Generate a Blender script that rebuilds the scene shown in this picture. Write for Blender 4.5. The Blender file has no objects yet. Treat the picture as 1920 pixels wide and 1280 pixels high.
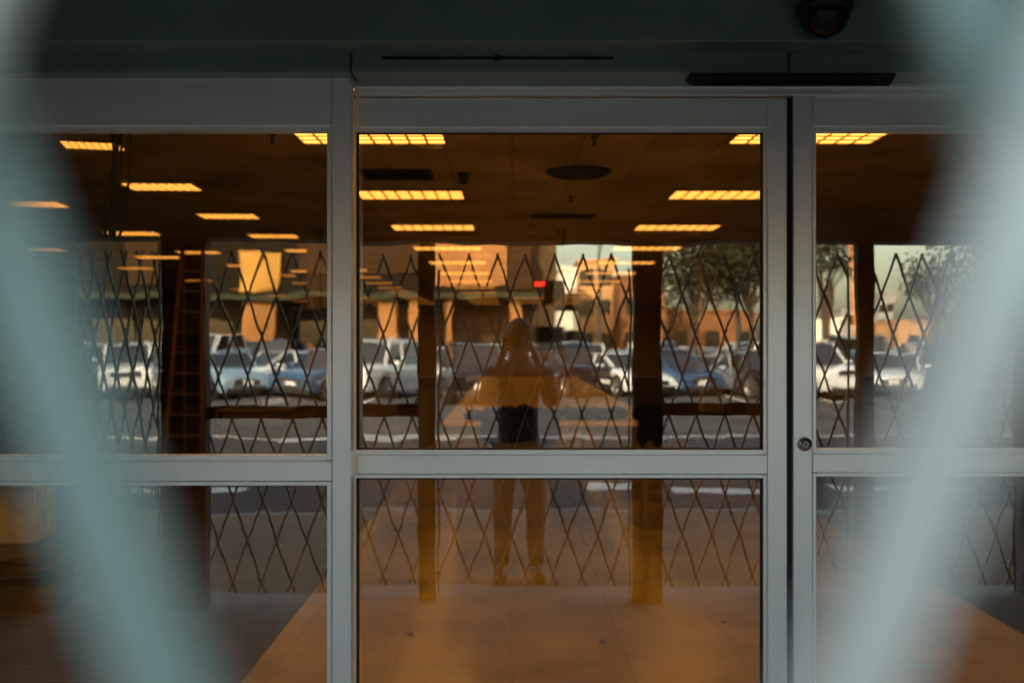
import bpy, math, random
from mathutils import Vector, Matrix, noise
random.seed(7)
C=bpy.context.scene.collection
D=3.33; CZ=1.66; F=1867.0
# ------------------------------------------------------------ helpers
def nt(name):
    m=bpy.data.materials.new(name); m.use_nodes=True
    n=m.node_tree.nodes; l=m.node_tree.links
    return m,n,l,n["Principled BSDF"]
def mat(name,col,rough=.5,metal=0.,nscale=6.,amt=.25,bump=0.,bscale=None,spec=.5,coat=0.,rvar=.15,stretch=None):
    m,n,l,b=nt(name)
    tc=n.new("ShaderNodeTexCoord"); mp=n.new("ShaderNodeMapping")
    if stretch: mp.inputs["Scale"].default_value=stretch
    l.new(tc.outputs["Object"],mp.inputs[0])
    no=n.new("ShaderNodeTexNoise"); no.inputs["Scale"].default_value=nscale; no.inputs["Detail"].default_value=6
    l.new(mp.outputs[0],no.inputs["Vector"])
    r=n.new("ShaderNodeValToRGB")
    r.color_ramp.elements[0].position=.3; r.color_ramp.elements[1].position=.7
    r.color_ramp.elements[0].color=(*[c*(1-amt) for c in col],1)
    r.color_ramp.elements[1].color=(*[min(1,c*(1+amt)) for c in col],1)
    l.new(no.outputs[0],r.inputs[0]); l.new(r.outputs[0],b.inputs["Base Color"])
    mr=n.new("ShaderNodeMapRange"); mr.inputs[3].default_value=max(0,rough-rvar*rough); mr.inputs[4].default_value=min(1,rough+rvar*rough)
    l.new(no.outputs[0],mr.inputs[0]); l.new(mr.outputs[0],b.inputs["Roughness"])
    b.inputs["Metallic"].default_value=metal
    b.inputs["Specular IOR Level"].default_value=spec
    b.inputs["Coat Weight"].default_value=coat
    if bump:
        n2=n.new("ShaderNodeTexNoise"); n2.inputs["Scale"].default_value=bscale or nscale*6; n2.inputs["Detail"].default_value=4
        l.new(mp.outputs[0],n2.inputs["Vector"])
        bp=n.new("ShaderNodeBump"); bp.inputs["Strength"].default_value=bump; bp.inputs["Distance"].default_value=.02
        l.new(n2.outputs[0],bp.inputs["Height"]); l.new(bp.outputs[0],b.inputs["Normal"])
    return m
def emis(name,col,st,base=(.5,.4,.2)):
    m,n,l,b=nt(name)
    b.inputs["Base Color"].default_value=(*base,1)
    b.inputs["Emission Color"].default_value=(*col,1); b.inputs["Emission Strength"].default_value=st
    return m
class MB:
    def __init__(s): s.v=[]; s.f=[]
    def add(s,vs,fs):
        o=len(s.v); s.v+= [tuple(v) for v in vs]; s.f+=[tuple(i+o for i in f) for f in fs]; return s
    def box(s,x0,x1,y0,y1,z0,z1):
        return s.add([(x0,y0,z0),(x1,y0,z0),(x1,y1,z0),(x0,y1,z0),(x0,y0,z1),(x1,y0,z1),(x1,y1,z1),(x0,y1,z1)],
          [(0,3,2,1),(4,5,6,7),(0,1,5,4),(1,2,6,5),(2,3,7,6),(3,0,4,7)])
    def beam(s,p,q,w,t=None,up=(0,1,0)):
        p=Vector(p);q=Vector(q);d=(q-p).normalized();t=t or w
        u=Vector(up)
        if abs(d.dot(u))>.95: u=Vector((1,0,0))
        a=d.cross(u).normalized(); b=a.cross(d).normalized()
        vs=[]
        for c in(p,q):
            for i,j in((-1,-1),(1,-1),(1,1),(-1,1)): vs.append(c+a*(w/2*i)+b*(t/2*j))
        return s.add(vs,[(0,3,2,1),(4,5,6,7),(0,1,5,4),(1,2,6,5),(2,3,7,6),(3,0,4,7)])
    def cyl(s,p,q,r0,r1=None,n=12):
        p=Vector(p);q=Vector(q);d=(q-p).normalized(); r1=r0 if r1 is None else r1
        u=Vector((0,0,1)) if abs(d.z)<.9 else Vector((1,0,0))
        a=d.cross(u).normalized(); b=a.cross(d)
        vs=[]
        for c,r in((p,r0),(q,r1)):
            for i in range(n):
                t=2*math.pi*i/n; vs.append(c+a*math.cos(t)*r+b*math.sin(t)*r)
        fs=[(i,(i+1)%n,(i+1)%n+n,i+n) for i in range(n)]+[tuple(range(n-1,-1,-1)),tuple(range(n,2*n))]
        return s.add(vs,fs)
    def lathe(s,c,prof,n=24,axis='z'):
        vs=[];fs=[];k=len(prof)
        for i in range(n):
            t=2*math.pi*i/n
            for r,h in prof:
                v=(r*math.cos(t),r*math.sin(t),h) if axis=='z' else (r*math.cos(t),h,r*math.sin(t))
                vs.append((c[0]+v[0],c[1]+v[1],c[2]+v[2]))
        for i in range(n):
            for j in range(k-1):
                a=i*k+j;b=((i+1)%n)*k+j; fs.append((a,b,b+1,a+1))
        return s.add(vs,fs)
    def obj(s,name,mt,parent=None,loc=(0,0,0),bevel=0,smooth=False,**props):
        me=bpy.data.meshes.new(name); me.from_pydata(s.v,[],s.f); me.update()
        me.materials.append(mt)
        if smooth:
            for p in me.polygons: p.use_smooth=True
        o=bpy.data.objects.new(name,me); C.objects.link(o); o.location=loc
        if parent: o.parent=parent
        if bevel:
            md=o.modifiers.new("bevel",'BEVEL'); md.width=bevel; md.segments=2; md.limit_method='ANGLE'
        for k,v in props.items(): o[k]=v
        return o
def thing(name,loc,label,category,group=None,rot=0):
    e=bpy.data.objects.new(name,None); C.objects.link(e); e.location=loc; e.empty_display_size=.2
    e.rotation_euler=(0,0,rot); e["label"]=label; e["category"]=category
    if group: e["group"]=group
    return e
def copy_thing(src,loc,rot=0,scale=None,matmap=None,**props):
    def rec(o,par):
        c=o.copy(); C.objects.link(c)
        if par: c.parent=par
        if matmap and c.type=='MESH' and c.data.materials and c.data.materials[0].name in matmap:
            c.data=c.data.copy(); c.data.materials[0]=matmap[c.data.materials[0].name]
        for ch in list(o.children): 
            if ch.name!=c.name: rec(ch,c)
        return c
    t=rec(src,None); t.location=loc; t.rotation_euler=(0,0,rot)
    if scale: t.scale=scale
    for k,v in props.items(): t[k]=v
    return t
def X(px,L): return (px-960)/F*L
def Z(py,L): return CZ+(640-py)/F*L
def fr(mb,a,b,c,d,y,depth):
    L=D+y; return mb.box(X(a,L),X(b,L),y,y+depth,Z(d,L),Z(c,L))
def curve(name,pts,r,mt,parent=None,loc=(0,0,0),**p):
    cu=bpy.data.curves.new(name,'CURVE'); cu.dimensions='3D'; cu.bevel_depth=r; cu.bevel_resolution=2
    for pl in pts:
        sp=cu.splines.new('NURBS'); sp.points.add(len(pl)-1); sp.order_u=4; sp.use_endpoint_u=True
        for q,v in zip(sp.points,pl): q.co=(*v,1)
    o=bpy.data.objects.new(name,cu); C.objects.link(o)
    dg=bpy.context.evaluated_depsgraph_get(); me=bpy.data.meshes.new_from_object(o.evaluated_get(dg))
    bpy.data.objects.remove(o); me.materials.clear(); me.materials.append(mt)
    o=bpy.data.objects.new(name,me); C.objects.link(o); o.location=loc
    if parent:o.parent=parent
    for k,v in p.items(): o[k]=v
    return o
# ------------------------------------------------------------ materials
ALU=mat("brushed_aluminium",(.95,.98,.96),.34,.5,2,.03,0)
ALUH=mat("brushed_aluminium_horizontal",(.95,.98,.96),.34,.5,2,.03,0)
FASC=mat("fascia_paint",(.18,.28,.27),.42,.1,2,.15)
BLK=mat("black_plastic",(.012,.012,.012),.3,0,10,.3)
RUB=mat("black_gasket",(.01,.01,.01),.8)
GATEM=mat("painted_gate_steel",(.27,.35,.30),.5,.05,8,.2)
GATEL=mat("worn_galvanised_steel",(.68,.66,.58),.5,.05,8,.2)  # same gate steel in a paler tone, brighter light put into the colour
RIV=mat("rivet_steel",(.35,.38,.38),.4,.8)
CONC=mat("concrete",(.22,.15,.10),.85,0,3,.2,.3,80)
CONC2=mat("recess_concrete",(.30,.30,.28),.85,0,3,.2,.3,80)
STUC=mat("dark_stucco",(.20,.22,.22),.9,0,3,.2,.3,120)
ASPH=mat("asphalt",(.045,.045,.05),.9,0,.5,.5,.5,60)
WHITE=mat("white_road_paint",(.7,.7,.68),.8,0,5,.2)
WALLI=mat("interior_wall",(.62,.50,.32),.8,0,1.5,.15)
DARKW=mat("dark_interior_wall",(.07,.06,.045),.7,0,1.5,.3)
BROWNM=mat("dark_bronze_metal",(.05,.036,.024),.6,.2,5,.2)
def glassmat():
    m=bpy.data.materials.new("tinted_door_glass"); m.use_nodes=True; n=m.node_tree.nodes; l=m.node_tree.links; n.clear()
    o=n.new("ShaderNodeOutputMaterial"); mx=n.new("ShaderNodeMixShader"); t=n.new("ShaderNodeBsdfTransparent"); g=n.new("ShaderNodeBsdfGlossy")
    t.inputs[0].default_value=(.98,.93,.78,1); g.inputs["Color"].default_value=(.98,.98,.97,1); g.inputs["Roughness"].default_value=.003
    tc=n.new("ShaderNodeTexCoord"); no=n.new("ShaderNodeTexNoise"); no.inputs["Scale"].default_value=3.5; no.inputs["Detail"].default_value=2
    bp=n.new("ShaderNodeBump"); bp.inputs["Strength"].default_value=.06; bp.inputs["Distance"].default_value=.01
    l.new(tc.outputs["Object"],no.inputs["Vector"]); l.new(no.outputs[0],bp.inputs["Height"]); l.new(bp.outputs[0],g.inputs["Normal"])
    mx.inputs[0].default_value=.16
    l.new(t.outputs[0],mx.inputs[1]); l.new(g.outputs[0],mx.inputs[2]); l.new(mx.outputs[0],o.inputs[0]); return m
GLASS=glassmat()
def tilemat(name,c1,c2,mortar,size,rough,vec=(1,1,1),ms=.006,bump=.1,spec=.5):
    m,n,l,b=nt(name); b.inputs["Specular IOR Level"].default_value=spec
    tc=n.new("ShaderNodeTexCoord"); br=n.new("ShaderNodeTexBrick"); br.offset=0
    br.inputs["Scale"].default_value=1; br.inputs["Brick Width"].default_value=size[0]; br.inputs["Row Height"].default_value=size[1]
    br.inputs["Mortar Size"].default_value=ms
    br.inputs["Color1"].default_value=(*c1,1); br.inputs["Color2"].default_value=(*c2,1); br.inputs["Mortar"].default_value=(*mortar,1)
    l.new(tc.outputs["Object"],br.inputs["Vector"])
    no=n.new("ShaderNodeTexNoise"); no.inputs["Scale"].default_value=1.3; no.inputs["Detail"].default_value=8
    mp=n.new("ShaderNodeMapping"); mp.inputs["Scale"].default_value=vec; l.new(tc.outputs["Object"],mp.inputs[0]); l.new(mp.outputs[0],no.inputs["Vector"])
    r=n.new("ShaderNodeMapRange"); r.inputs[1].default_value=.3; r.inputs[2].default_value=.7; r.inputs[3].default_value=.55; r.inputs[4].default_value=1.15; l.new(no.outputs[0],r.inputs[0])
    mx=n.new("ShaderNodeMix"); mx.data_type='RGBA'; mx.blend_type='MULTIPLY'; mx.inputs[0].default_value=1
    l.new(br.outputs[0],mx.inputs[6]); l.new(r.outputs[0],mx.inputs[7]); l.new(mx.outputs[2],b.inputs["Base Color"])
    r2=n.new("ShaderNodeMapRange"); r2.inputs[1].default_value=.3; r2.inputs[2].default_value=.7; r2.inputs[3].default_value=rough*.75; r2.inputs[4].default_value=rough*1.35; l.new(no.outputs[0],r2.inputs[0]); l.new(r2.outputs[0],b.inputs["Roughness"])
    bp=n.new("ShaderNodeBump"); bp.inputs["Strength"].default_value=bump; bp.inputs["Distance"].default_value=.004
    l.new(br.outputs["Fac"],bp.inputs["Height"]); bp.invert=True; l.new(bp.outputs[0],b.inputs["Normal"])
    return m
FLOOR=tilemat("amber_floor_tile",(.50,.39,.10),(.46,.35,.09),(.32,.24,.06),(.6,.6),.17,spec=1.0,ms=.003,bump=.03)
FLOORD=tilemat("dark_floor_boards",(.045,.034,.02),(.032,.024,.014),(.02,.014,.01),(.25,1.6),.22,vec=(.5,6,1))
CEILT=tilemat("suspended_ceiling_tile",(.72,.65,.46),(.70,.63,.44),(.48,.40,.27),(.6,1.2),.9,ms=.010)
# ------------------------------------------------------------ setting: ground
MB().box(-500,500,-700,200,-.6,-.16).obj("ground",mat("ground_soil",(.12,.11,.09),.95,0,.3,.3),kind="structure")
MB().box(-80,80,-75,-6.5,-.158,-.12).obj("parking_lot",ASPH,kind="structure")
MB().box(-60,60,-6.4,-3.4,-.155,-.004).obj("sidewalk",CONC,bevel=.01,kind="structure")
MB().box(-60,60,-6.52,-6.403,-.155,0).obj("kerb",mat("kerb_concrete",(.33,.33,.31),.85,0,4,.2),bevel=.012,kind="structure")
mk=MB()
def mark(x0,x1,L0,L1): mk.box(x0,x1,-(L1-D),-(L0-D),-.119,-.115)
mark(-4.2,-2.9,17.9,18.6); mark(.9,1.5,11.9,12.4); mark(1.9,3.4,11.6,12.0); mark(3.9,5.5,11.9,12.3)
mark(-30,30,18.4,18.6); mark(-2.9,-1.0,18.0,18.9); mark(-5,-3.2,11.8,12.2)
for i in range(-12,14):
    x=i*2.75+1.2
    for (l0,l1) in((28.6,34.8),(39,49.5),(56,60.5)):
        mk.box(x,x+.1,-(l1-D),-(l0-D),-.119,-.115)
mark(-34,36,44.2,44.3)
mk.obj("parking_lot_marking",WHITE,kind="structure")
# ------------------------------------------------------------ store building
store=thing("store_building",(0,0,0),"low retail store with barred entrance recess and warm lit sales floor","store")
XL,XR,YB=-11.5,7.5,43.5; YF=-3.26
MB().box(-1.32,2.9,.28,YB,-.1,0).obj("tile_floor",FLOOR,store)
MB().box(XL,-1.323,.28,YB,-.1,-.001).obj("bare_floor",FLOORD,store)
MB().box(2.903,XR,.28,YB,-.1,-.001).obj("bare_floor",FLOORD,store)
MB().box(XL-.3,XR+.3,-3.39,.277,-.14,0).obj("entrance_recess_floor",CONC2,store)
MB().box(XL,XR,.2,YB,3.36,3.5).obj("sales_floor_ceiling",CEILT,store)
MB().box(XL-.3,XR+.3,-3.5,YB+.3,5.6,5.9).obj("roof",STUC,store)
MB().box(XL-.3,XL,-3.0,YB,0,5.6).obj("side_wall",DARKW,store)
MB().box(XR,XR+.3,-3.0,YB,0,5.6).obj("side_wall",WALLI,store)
MB().box(XL-.3,XR+.3,YB,YB+.3,0,5.6).obj("back_wall",WALLI,store)
MB().box(XL-.3,-2.82,YF,-3.002,0,2.30).obj("front_wall",STUC,store)
MB().box(3.35,XR+.3,YF,-3.002,0,2.30).obj("front_wall",STUC,store)
MB().box(XL-.3,XR+.3,YF,-3.002,2.301,5.598).obj("opening_lintel",STUC,store)
MB().box(XL,XR,-3.0,.19,3.0,3.15).obj("recess_ceiling",mat("recess_soffit",(.2,.26,.25),.8),store)
MB().box(-3.6,-3.45,-2.999,-.2,0,2.998).obj("recess_side_wall",STUC,store)
MB().box(3.9,4.05,-2.999,-.2,0,2.998).obj("recess_side_wall",STUC,store)
Lp=6.33
for a,b,w in((320,400,.1),(785,815,.08),(1190,1243,.1),(1612,1645,.08),(1500,1520,.06)):
    MB().box(X(a,Lp),X(b,Lp),-3.06,-3.06+w,.0,2.299).obj("opening_post",BROWNM,store,bevel=.004)
MB().box(-1.92,X(785,Lp)-.001,-3.05,-3.01,1.18,1.26).obj("guard_rail",BROWNM,store,bevel=.004)
MB().box(X(1243,Lp)+.001,X(1500,Lp)-.001,-3.05,-3.01,1.18,1.26).obj("guard_rail",BROWNM,store,bevel=.004)
MB().box(X(783,Lp),X(814,Lp),-2.98,-2.93,Z(580,Lp),Z(545,Lp)).obj("lock_box",BLK,store,bevel=.006)
MB().box(XL,XR,.0,.19,2.86,2.998).obj("transom_wall",FASC,store)
MB().box(XL,XR,.0,.195,3.152,5.598).obj("bulkhead",FASC,store)
# ------------------------------------------------------------ entrance
ent=thing("automatic_sliding_entrance",(0,0,0),"brushed aluminium automatic sliding glass doors, closed, under a grey header","sliding door")
def part(name,mt,rects,y,depth,parent=ent,bevel=.003,join=False):
    if join:
        m=MB()
        for r in rects: fr(m,*r,y,depth)
        return m.obj(name,mt,parent,bevel=bevel)
    for r in rects:
        m=MB(); fr(m,*r,y,depth); o=m.obj(name,mt,parent,bevel=bevel)
    return o
yf=-.30; m=MB(); m.box(XL,XR,yf,-.001,Z(78,D+yf),2.96); m.obj("header_fascia",FASC,ent,bevel=.004)
part("header_cover",FASC,[(-900,656.5,82,136)],-.17,.168)
part("header_cover",FASC,[(660,1477,82,136)],-.20,.199)
part("header_cover",FASC,[(1480,2800,82,136)],-.17,.168)
part("header_slot",RUB,[(715,1150,106,111)],-.204,.02,bevel=0)
part("header_slot_clip",RUB,[(926,940,104,113)],-.2065,.02,bevel=0)
part("track_channel",RUB,[(-900,2800,136.4,143)],-.1,.16,bevel=0)
part("track_rail",ALUH,[(664,2800,149,165)],-.03,.09); part("track_rail",ALUH,[(664,2800,167,179)],-.015,.09)
part("track_channel",RUB,[(664,2800,140,186)],.062,.04,bevel=0)
yl=-.10
def sub(name):
    e=bpy.data.objects.new(name,None); C.objects.link(e); e.parent=ent; return e
lp=sub("side_panel")
part("top_rail",ALUH,[(-900,621.5,143,236)],yl,.06,lp)
part("stile",ALU,[(622,657.5,143,2000)],yl-.003,.066,lp)
part("middle_rail",ALUH,[(-900,621.5,864,902)],yl,.06,lp)
part("glazing_bead",ALUH,[(-900,612.5,237,246),(-900,612.5,853,863),(-900,612.5,903,910)],yl+.012,.04,lp,.001)
part("glazing_bead",ALU,[(613,621.5,237,862),(613,621.5,903,2000)],yl+.012,.04,lp,.001)
L=D+yl+.04; MB().box(X(-900,L),X(617,L),yl+.034,yl+.036,Z(2000,L),Z(238,L)).obj("glass_pane",GLASS,lp)
cd=sub("sliding_door")
part("top_rail",ALUH,[(667.5,1439,184,239)],0,.045,cd)
part("stile",ALU,[(655,667,184,2000)],-.002,.05,cd)
part("stile",ALU,[(1439.5,1476,184,2000)],-.003,.05,cd)
part("middle_rail",ALUH,[(667.5,1439,852,889)],0,.045,cd)
part("glazing_bead",ALUH,[(667.5,1431,240,248),(667.5,1431,843,851.5),(667.5,1431,889.5,896)],.01,.03,cd,.001)
part("glazing_bead",ALU,[(1431.5,1439,240,851),(1431.5,1439,890,2000)],.01,.03,cd,.001)
part("gasket",RUB,[(668,1431,248.3,250.5),(668,1431,840.5,842.7),(668,1431,896.3,898.5),(1427.5,1431,250.7,840.3),(1427.5,1431,898.7,2000),(668,672,250.7,840.3),(668,672,898.7,2000)],.02,.02,cd,0,join=True)
L=D+.03; MB().box(X(660,L),X(1436,L),.030,.032,Z(2000,L),Z(241,L)).obj("glass_pane",GLASS,cd)
part("weather_seal",RUB,[(1476.5,1487,184,2000)],.012,.04,cd,0)
rd=sub("sliding_door")
part("top_rail",ALUH,[(1524,2800,181,237)],0,.045,rd)
part("stile",ALU,[(1487.5,1523.5,181,2000)],-.003,.05,rd)
part("middle_rail",ALUH,[(1524,2800,850,886)],0,.045,rd)
part("glazing_bead",ALUH,[(1531,2800,238,247),(1531,2800,841,849.5),(1531,2800,886.5,893)],.01,.03,rd,.001)
part("glazing_bead",ALU,[(1524,1530.5,238,849),(1524,1530.5,887,2000)],.01,.03,rd,.001)
MB().box(X(1527,L),X(2800,L),.030,.032,Z(2000,L),Z(239,L)).obj("glass_pane",GLASS,rd)
lx,lz=X(1508,D),Z(832,D)
MB().lathe((lx,-.003,lz),[(0.0,-.014),(.012,-.014),(.0125,-.012),(.0205,-.012),(.024,-.006),(.025,0),(.025,.002)],32,'y').obj("lock_cylinder",mat("lock_steel",(.6,.6,.58),.25,1),rd,smooth=True)
MB().lathe((lx,-.019,lz),[(0,0),(.0105,0),(.0115,.003)],24,'y').obj("lock_plug",mat("lock_brass",(.28,.25,.2),.35,1),rd)
MB().box(lx-.0018,lx+.0018,-.0195,-.017,lz-.008,lz+.004).cyl((lx,-.0195,lz+.003),(lx,-.017,lz+.003),.003,n=10).obj("keyhole",RUB,rd)
s=MB(); ys=-.30; yb=-.205; L=D+ys; Lk=D+yb
a,b_,c_,d_=X(1293,L),X(1680,L),X(1302,L),X(1668,L); z1,z0=Z(136,L),Z(162,L); zk=Z(161,Lk)
s.add([(a,ys,z1),(b_,ys,z1),(b_,yb,z1),(a,yb,z1),(c_,ys,z0),(d_,ys,z0),(d_,yb,zk),(c_,yb,zk),(a,ys,z1-.012),(b_,ys,z1-.012)],
 [(0,1,2,3),(8,9,1,0),(4,5,9,8),(4,7,6,5),(0,3,7,4,8),(1,9,5,6,2),(3,2,6,7)])
s.obj("motion_sensor",mat("matt_black_plastic",(.008,.008,.008),.6),ent,bevel=.002)
MB().box(X(1330,L),X(1640,L),ys-.0025,ys,z0+.006,z0+.016).obj("sensor_window",mat("smoked_plastic",(.01,.009,.009),.2),ent)
yd=-.30; L=D+yd-.05; dc=thing("security_dome_camera",(X(1545,L),yd,Z(32,L)),"black smoked dome security camera fixed to the header fascia","security camera")
MB().lathe((0,-.055,.018),[(0,.02),(.082,.02),(.086,.012),(.086,-.002),(.078,-.008),(.074,-.008)],32,'z').obj("camera_housing",BLK,dc,smooth=True)
prof=[(.074*math.cos(t),-.008-.078*math.sin(t)) for t in [i*math.pi/2/9 for i in range(10)]]
MB().lathe((0,-.055,.018),prof,32,'z').obj("smoked_dome",mat("smoked_dome",(.006,.006,.006),.22,0,5,.1,spec=.4),dc,smooth=True)
MB().box(-.03,.03,-.02,-.001,-.02,.03).obj("mounting_bracket",BLK,dc)
# ------------------------------------------------------------ folding gates
def lattice(name,xa,xb,p,s,x0,z0,zb,zt,label,y=-3.155):
    g=thing(name,((xa+xb)/2,y,0),label,"security gate","folding gates across the entrance opening")
    ox=(xa+xb)/2
    r=MB()
    k0=int((xa-x0)/p-((zt-zb)/s)/p)-3; k1=int((xb-x0)/p+((zt-zb)/s)/p)+3
    for sg in(1,-1):
        m=MB()
        for k in range(k0,k1+1):
            c=x0+k*p
            za=z0+sg*s*(xa-c); zc=z0+sg*s*(xb-c)
            lo=max(zb,min(za,zc)); hi=min(zt,max(za,zc))
            if hi-lo<.12: continue
            x1=c+sg*(lo-z0)/s-ox; x2=c+sg*(hi-z0)/s-ox
            yy=-.012 if sg>0 else .003
            m.beam((x1,yy,lo),(x2,yy,hi),.0140 if sg>0 else .0145,.009,up=(0,1,0))
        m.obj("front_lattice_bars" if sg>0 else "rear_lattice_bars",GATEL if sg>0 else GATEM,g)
    for i in range(k0,k1+1):
        for j in range(k0*1-12,k1+13):
            a=x0+i*p;b=x0+j*p; x=(a+b)/2; z=z0+s*(b-a)/2
            if xa+.005<x<xb-.005 and zb+.02<z<zt-.02:
                r.cyl((x-ox,-.018,z),(x-ox,.011,z),.0055,n=8)
    r.obj("rivets",RIV,g,kind="stuff")
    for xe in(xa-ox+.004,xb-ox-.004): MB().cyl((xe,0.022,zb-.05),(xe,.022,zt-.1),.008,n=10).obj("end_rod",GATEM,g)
p=.187; s_=2.8; x0=.0895; z0=CZ+.0385
GL="grey steel scissor folding gate stretched across the opening"
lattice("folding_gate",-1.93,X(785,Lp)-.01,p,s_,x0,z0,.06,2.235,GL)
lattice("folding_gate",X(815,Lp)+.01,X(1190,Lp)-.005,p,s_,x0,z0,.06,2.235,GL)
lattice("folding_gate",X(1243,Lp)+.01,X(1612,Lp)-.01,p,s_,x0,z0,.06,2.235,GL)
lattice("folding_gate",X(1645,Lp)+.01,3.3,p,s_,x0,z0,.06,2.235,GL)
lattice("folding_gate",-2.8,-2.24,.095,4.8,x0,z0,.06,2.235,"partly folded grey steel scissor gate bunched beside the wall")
# ------------------------------------------------------------ ceiling lights
LAMP=emis("lamp_diffuser",(1,.46,.10),4.2)
TF=mat("fixture_frame",(.5,.4,.25),.4,.3)
src=None; ZC=3.36
rows=[(-8.7,13.8,4.6,.62,0),(-5.95,12.3,3.3,.64,.08),(-3.83,10.9,2.55,.62,.05),(-1.17,8.2,3.3,1,0),(2.45,8.2,3.3,1,0)]
def light(loc,sc,rot=0):
    global src
    if src is None:
        t=thing("ceiling_light",loc,"lit amber fluorescent troffer recessed in the dark ceiling","ceiling light","ceiling lights in rows")
        MB().box(-.63,.63,-.33,-.30,-.016,-.001).box(-.63,.63,.30,.33,-.016,-.001).box(-.63,-.60,-.299,.299,-.016,-.001).box(.60,.63,-.299,.299,-.016,-.001).obj("fixture_frame",TF,t)
        MB().box(-.595,.595,-.295,.295,-.008,-.002).obj("diffuser",LAMP,t)
        m=MB()
        for i in range(1,8): m.box(-.6+i*.15-.010,-.6+i*.15+.010,-.298,.298,-.014,-.0085)
        for i in range(1,4): m.box(-.598,.598,-.3+i*.15-.015,-.3+i*.15+.015,-.0145,-.009)
        m.obj("louver",TF,t); src=t; t.scale=(sc,sc*1.25 if sc<.9 else 1,1); t.rotation_euler[2]=rot
    else: copy_thing(src,loc,rot,scale=(sc,sc*1.25 if sc<.9 else 1,1))
for rx,st,stp,sc,rt in rows:
    k=0
    while st+stp*k<46:
        light((rx,st+stp*k-D,ZC),sc,rt); k+=1
light((-3.62,8.6-D,ZC),.40,.25); light((-4.9,24-D,ZC),.7,.1); light((-7.1,20-D,ZC),.7,.1); light((.64,39-D,ZC),1); light((.64,43-D,ZC),1)
for xx in(-3.83,-1.17,.64,2.45):
    for L in(4.2,5.3,6.4): light((xx,L-D,ZC),1)  # added troffers, unseen above the glass, to brighten the near floor
def cthing(name,px,py,lab,cat):
    L=F*1.70/(640-py); return thing(name,(X(px,L),L-D,ZC),lab,cat)
t=cthing("air_diffuser",1085,321,"round dark ceiling air diffuser","air vent")
DKM=mat("dark_vent",(.03,.022,.012),.6)
MB().lathe((0,0,0),[(.33,-.001),(.33,-.02),(.27,-.045),(.26,-.02),(.2,-.05),(.19,-.025),(.12,-.055),(0,-.055)],32).obj("vent_rings",DKM,t,smooth=False)
t=cthing("return_air_grille",745,326,"square dark return air grille in the ceiling","air vent")
m=MB().box(-.36,.36,-.3,-.27,-.02,-.001).box(-.36,.36,.27,.3,-.02,-.001).box(-.36,-.33,-.269,.269,-.02,-.001).box(.33,.36,-.269,.269,-.02,-.001)
for i in range(14): m.add([(-.33,-.26+i*.037,-.018),(.33,-.26+i*.037,-.018),(.33,-.24+i*.037,-.002),(-.33,-.24+i*.037,-.002)],[(0,1,2,3)])
m.obj("grille_slats",DKM,t)
t=cthing("slot_vent",1055,404,"dark rectangular slot vent in the ceiling","air vent")
m=MB().box(-.45,.45,-.17,.17,-.012,-.001)
for i in range(5): m.box(-.43,.43,-.14+i*.065,-.12+i*.065,-.03,-.0125)
m.obj("vent_slots",DKM,t)
t=cthing("ceiling_dome_camera",869,325,"small black dome camera hanging from the ceiling","security camera")
MB().cyl((0,0,-.001),(0,0,-.05),.06,n=20).lathe((0,0,-.05),[(.055,0),(.05,-.035),(.03,-.06),(0,-.068)],20).obj("camera_dome",BLK,t,smooth=True)
for px,py in((1115,255),(1070,368),(510,252),(1045,432)):
    t=cthing("sprinkler_head",px,py,"small fire sprinkler head under the ceiling","sprinkler")
    MB().cyl((0,0,-.001),(0,0,-.012),.035,n=16).cyl((0,0,-.012),(0,0,-.07),.008,n=8).cyl((0,0,-.07),(0,0,-.075),.022,n=12).beam((-.012,0,-.03),(-.012,0,-.07),.004).beam((.012,0,-.03),(.012,0,-.07),.004).obj("sprinkler_body",DKM,t)
# ------------------------------------------------------------ interior things
mon=None
for px in(1057,600,1430):
    L=15.; loc=(X(px,L),L-D,ZC)
    if mon is None:
        mon=thing("hanging_monitor",loc,"black flat monitor hung from the ceiling on a pole","monitor","monitors hung over the checkouts")
        zt,zb=Z(578,L)-ZC,Z(655,L)-ZC
        MB().box(-.42,.42,-.03,.03,zb,zt).obj("screen_housing",BLK,mon,bevel=.01)
        MB().box(-.40,.40,-.033,-.0305,zb+.02,zt-.02).obj("screen",mat("dark_screen",(.01,.01,.012),.15),mon)
        MB().cyl((0,.06,0),(0,.06,(zb+zt)/2),.018).box(-.1,.1,.031,.08,(zb+zt)/2-.08,(zb+zt)/2+.08).obj("ceiling_pole",DKM,mon)
    else: copy_thing(mon,loc)
YEL=mat("yellow_board",(.95,.85,.45),.6,0,4,.05)
for px,py,L,w_,h_ in((488,505,13.5,.55,.45),(728,582,24,.5,.4),(775,590,27,.35,.4)):
    t=thing("hanging_board",(X(px,L),L-D,ZC),"plain yellow board hanging on two wires from the ceiling","hanging sign","hanging boards above the aisles")
    zc=Z(py,L)-ZC
    MB().box(-w_/2,w_/2,-.01,.01,zc-h_/2,zc+h_/2).obj("board",YEL,t)
    for sx in(-1,1): MB().cyl((sx*w_*.4,0,0),(sx*w_*.4,0,zc+h_/2),.003,n=6).obj("wire",DKM,t)
L=26.; ex=thing("exit_sign",(X(1012,L),L-D,ZC),"small lit red exit sign hung from the ceiling","exit sign")
MB().cyl((0,0,0),(0,0,-.12),.01,n=8).box(-.13,.13,-.025,.025,-.30,-.12).obj("sign_case",mat("sign_case",(.04,.005,.004),.4),ex,bevel=.004)
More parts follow.
